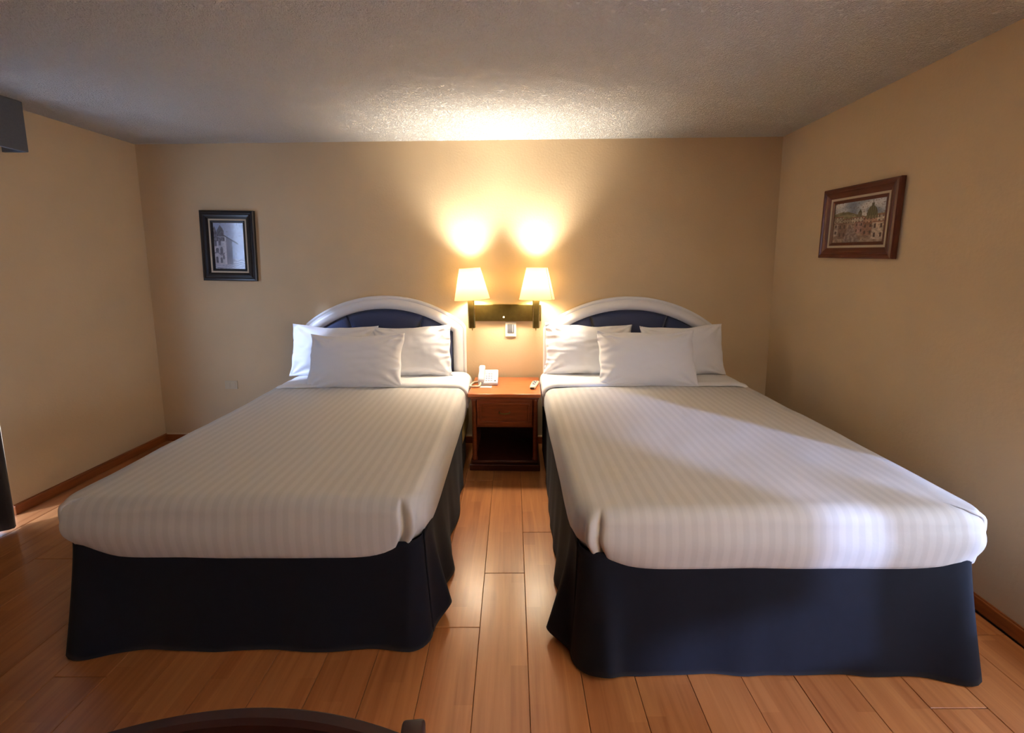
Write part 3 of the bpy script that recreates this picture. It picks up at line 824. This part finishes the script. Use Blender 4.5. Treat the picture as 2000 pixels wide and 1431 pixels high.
def art_harbour(u, v):
    c = mixc((170, 184, 214), (186, 198, 224), .5+nz(u*4, v*5, 1))
    # quay and water streaks below
    if v < .22: c = mixc((206, 210, 224), (128, 138, 168), .35+.6*math.sin(v*150+7*nz(u*5, v*12, 1))*max(0, nz(u*3, v*8, 3)+.6))
    edge = .60-.25*max(0, .16-v)+.03*nz(v*14, 2, 3)
    roof = .72-.40*(u-.36) if u > .36 else .72
    if u < edge and v < roof and v > .10:
        c = mixc((176, 178, 192), (214, 214, 222), .5+.9*nz(u*7, v*6, 5))
        if .40 < u: c = mixc(c, (92, 98, 122), .62+.35*nz(u*40, v*5, 2))
        elif .34 < u < .40: c = (214, 214, 224)
        for (a, b, w_, h_) in ((.06, .56, .05, .07), (.19, .57, .05, .06), (.10, .40, .06, .06), (.24, .40, .05, .08), (.08, .20, .05, .07), (.22, .19, .05, .06), (.30, .26, .03, .05)):
            if abs(u-a) < w_*.8 and b-h_ < v < b+h_*math.sqrt(max(0, 1-((u-a)/w_)**2)): c = mixc((74, 78, 96), (118, 122, 140), .5+nz(u*50, v*40, 2))
        if abs(v-.335-.03*math.sin(u*20)) < .014 and u < .34: c = (120, 122, 140)
    if u > .30 and u < .80 and abs(v-(.72-.40*(u-.36))) < .014: c = (84, 88, 106)
    # gabled tower on the left
    if .12 < u < .34 and .70 < v < .955-abs(u-.23)*1.05: c = mixc((70, 72, 86), (116, 116, 130), .5+1.2*nz(u*26, v*22, 4))
    if u < .12 and .62 < v < .86+.06*math.sin(u*40): c = mixc((140, 140, 154), (86, 88, 104), .5+nz(u*20, v*20, 8))
    if u < .36 and .60 < v < .69: c = mixc((74, 76, 92), (150, 150, 164), .35+1.1*nz(u*20, v*24, 8))
    return mixc(c, (104, 110, 132), max(0, nz(u*30, v*34, 6)-.22)*1.2)
def art_town(u, v):
    c = mixc((226, 228, 228), (128, 144, 164), .45+1.2*nz(u*4, v*6, 1))
    hill = .74-.10*u+.05*math.sin(u*7)+.02*nz(u*12, 1, 1)
    if v < hill: c = mixc((104, 102, 70), (172, 162, 122), .5+1.1*nz(u*13, v*13, 2))
    if v < .60: c = mixc((132, 108, 94), (196, 172, 148), .5+1.1*nz(u*12, v*10, 3))
    def block(x0, x1, z0, z1, wall, roof, win):
        nonlocal c
        if x0 < u < x1 and z0 < v < z1:
            c = mixc(wall, tuple(q*.78 for q in wall), .5+nz(u*18, v*18, 3))
            if v > z1-.025: c = roof
            fx, fy = ((u-x0)/(x1-x0)*win) % 1, ((v-z0)/(z1-z0)*2) % 1
            if .34 < fx < .66 and .25 < fy < .72: c = (78, 58, 56)
    for b_ in ((0, .20, .50, .66, (206, 190, 164), (150, 96, 74), 3), (.18, .40, .48, .60, (186, 170, 146), (140, 92, 70), 4), (.38, .62, .46, .62, (222, 208, 184), (158, 104, 80), 4),
               (.60, .90, .44, .58, (214, 170, 140), (150, 84, 66), 5), (.86, 1, .46, .64, (232, 220, 200), (150, 100, 80), 2),
               (0, .10, .18, .50, (210, 194, 176), (120, 74, 60), 1), (.10, .28, .10, .50, (150, 118, 104), (112, 70, 58), 2), (.44, .62, .22, .50, (196, 156, 146), (128, 74, 64), 2),
               (.60, .80, .16, .46, (176, 132, 112), (138, 84, 66), 2), (.78, 1, .06, .48, (224, 204, 182), (146, 96, 78), 2)): block(*b_)
    if v < .44 and abs(u-.36-.1*(.4-v)) < .03+.34*max(0, .44-v): c = mixc((126, 108, 104), (176, 160, 150), .5+1.2*nz(u*22, v*18, 7))
    dx = (u-.76)
    if .55 < v < .63 and abs(dx) < .105: c = mixc((92, 90, 62), (140, 132, 96), .5+.5*math.sin(dx*120))
    if .62 < v < .85 and abs(dx) < .10*math.sqrt(max(0, 1-((v-.62)/.23)**2)): c = mixc((66, 70, 46), (120, 116, 78), .5+.5*math.sin(dx*170))
    if .84 < v < .91 and abs(dx) < .024: c = (88, 88, 68)
    if .90 < v < .99 and abs(dx) < .007: c = (104, 108, 106)
    dx = (u-.53)
    if .60 < v < .72 and abs(dx) < .036: c = mixc((96, 90, 66), (140, 132, 104), .5+.5*math.sin(dx*200))
    if .72 <= v < .80 and abs(dx) < .036*(1-(v-.72)/.08): c = (74, 76, 54)
    return mixc(c, (84, 70, 66), max(0, nz(u*34, v*34, 9)-.15)*1.3)
def picture(label, loc, rot, w, h, wide, mframe, fn, nx, nzv):
    p_ = empty('framed_picture', loc); p_.rotation_euler = rot
    frame_mesh('frame', w, h, [(0, .002), (0, .024), (.006, .030), (.018, .032), (.026, .027), (.034, .030), (wide-.016, .026), (wide, .018), (wide, .002)], mframe, p_)
    a = wide-.002
    frame_mesh('fillet', w-2*a, h-2*a, [(0, .004), (0, .0175), (.015, .0165), (.015, .004)], M_fillet, p_)
    a += .015
    frame_mesh('liner', w-2*a, h-2*a, [(0, .004), (0, .0165), (.004, .018), (.018, .013), (.018, .004)], mframe, p_)
    a += .017
    print_mesh(w-2*a, h-2*a, fn, p_, nx, nzv, .009)
    g_ = box('glass', -(w-2*a)/2, (w-2*a)/2, -.0122, -.0112, -(h-2*a)/2, (h-2*a)/2, M_pglass, p_)
    return tag(p_, label, 'picture')
picture('small black-framed grey harbour print on the back wall beside the left bed', (-2.297, -.003, 1.617), (0, .02, 0), .432, .548, .064, M_ebony, art_harbour, 90, 150)
picture('mahogany-framed print of a domed town hanging on the right wall', (XR-.003, -.834, 1.70), (0, .026, -math.pi/2), .570, .418, .062, M_mahf, art_town, 170, 120)

# ------------------------------------------------------------------ chair at the bottom edge of the frame
ch = empty('chair', (-.40, -2.93, 0), .10)
def crest(name, z0, z1, bow, y, th, m):
    V = []; Fc = []; n = 28
    for i in range(n+1):
        s = -1+2*i/n; x = s*.262; yy = y+bow*(1-s*s); dz = .012*(1-s*s)
        for (dy, z) in ((-th/2, z0), (th/2, z0), (th/2, z1+dz-.006), (th/2-.006, z1+dz), (-th/2+.006, z1+dz), (-th/2, z1+dz-.006)): V.append((x, yy+dy, z))
    for i in range(n):
        for k_ in range(6): Fc.append((i*6+k_, (i+1)*6+k_, (i+1)*6+(k_+1) % 6, i*6+(k_+1) % 6))
    Fc.append(tuple(range(6))); Fc.append(tuple(n*6+k_ for k_ in range(5, -1, -1)))
    o = mobj(name, V, Fc, m, ch)
    bm = bmesh.new(); bm.from_mesh(o.data); bmesh.ops.recalc_face_normals(bm, faces=bm.faces); bm.to_mesh(o.data); bm.free()
    return o
crest('crest_rail', .70, .790, .046, 0.0, .026, M_chair)
crest('lower_rail', .54, .59, .03, 0.0, .022, M_chair)
for k_ in range(5):
    s = -.7+.35*k_
    box('slat', s*.262-.016, s*.262+.016, .032*(1-s*s)-.006, .032*(1-s*s)+.006, .58, .71, M_chair, ch, .002)
for s in (-1, 1):
    box('back_post', s*.279-.017, s*.279+.017, -.018, .018, 0, .805, M_chair, ch, .006, 3)
    box('front_leg', s*.25-.017, s*.25+.017, -.46, -.426, 0, .43, M_chair, ch, .004)
    box('side_rail', s*.262-.010, s*.262+.010, -.43, -.015, .36, .42, M_chair, ch, .002)
box('front_rail', -.24, .24, -.455, -.435, .36, .42, M_chair, ch, .002)
box('seat', -.258, .258, -.47, -.02, .42, .465, M_cushion, ch, .014, 4)
tag(ch, 'dark wooden chair with curved top rail cut off at the bottom edge', 'chair')
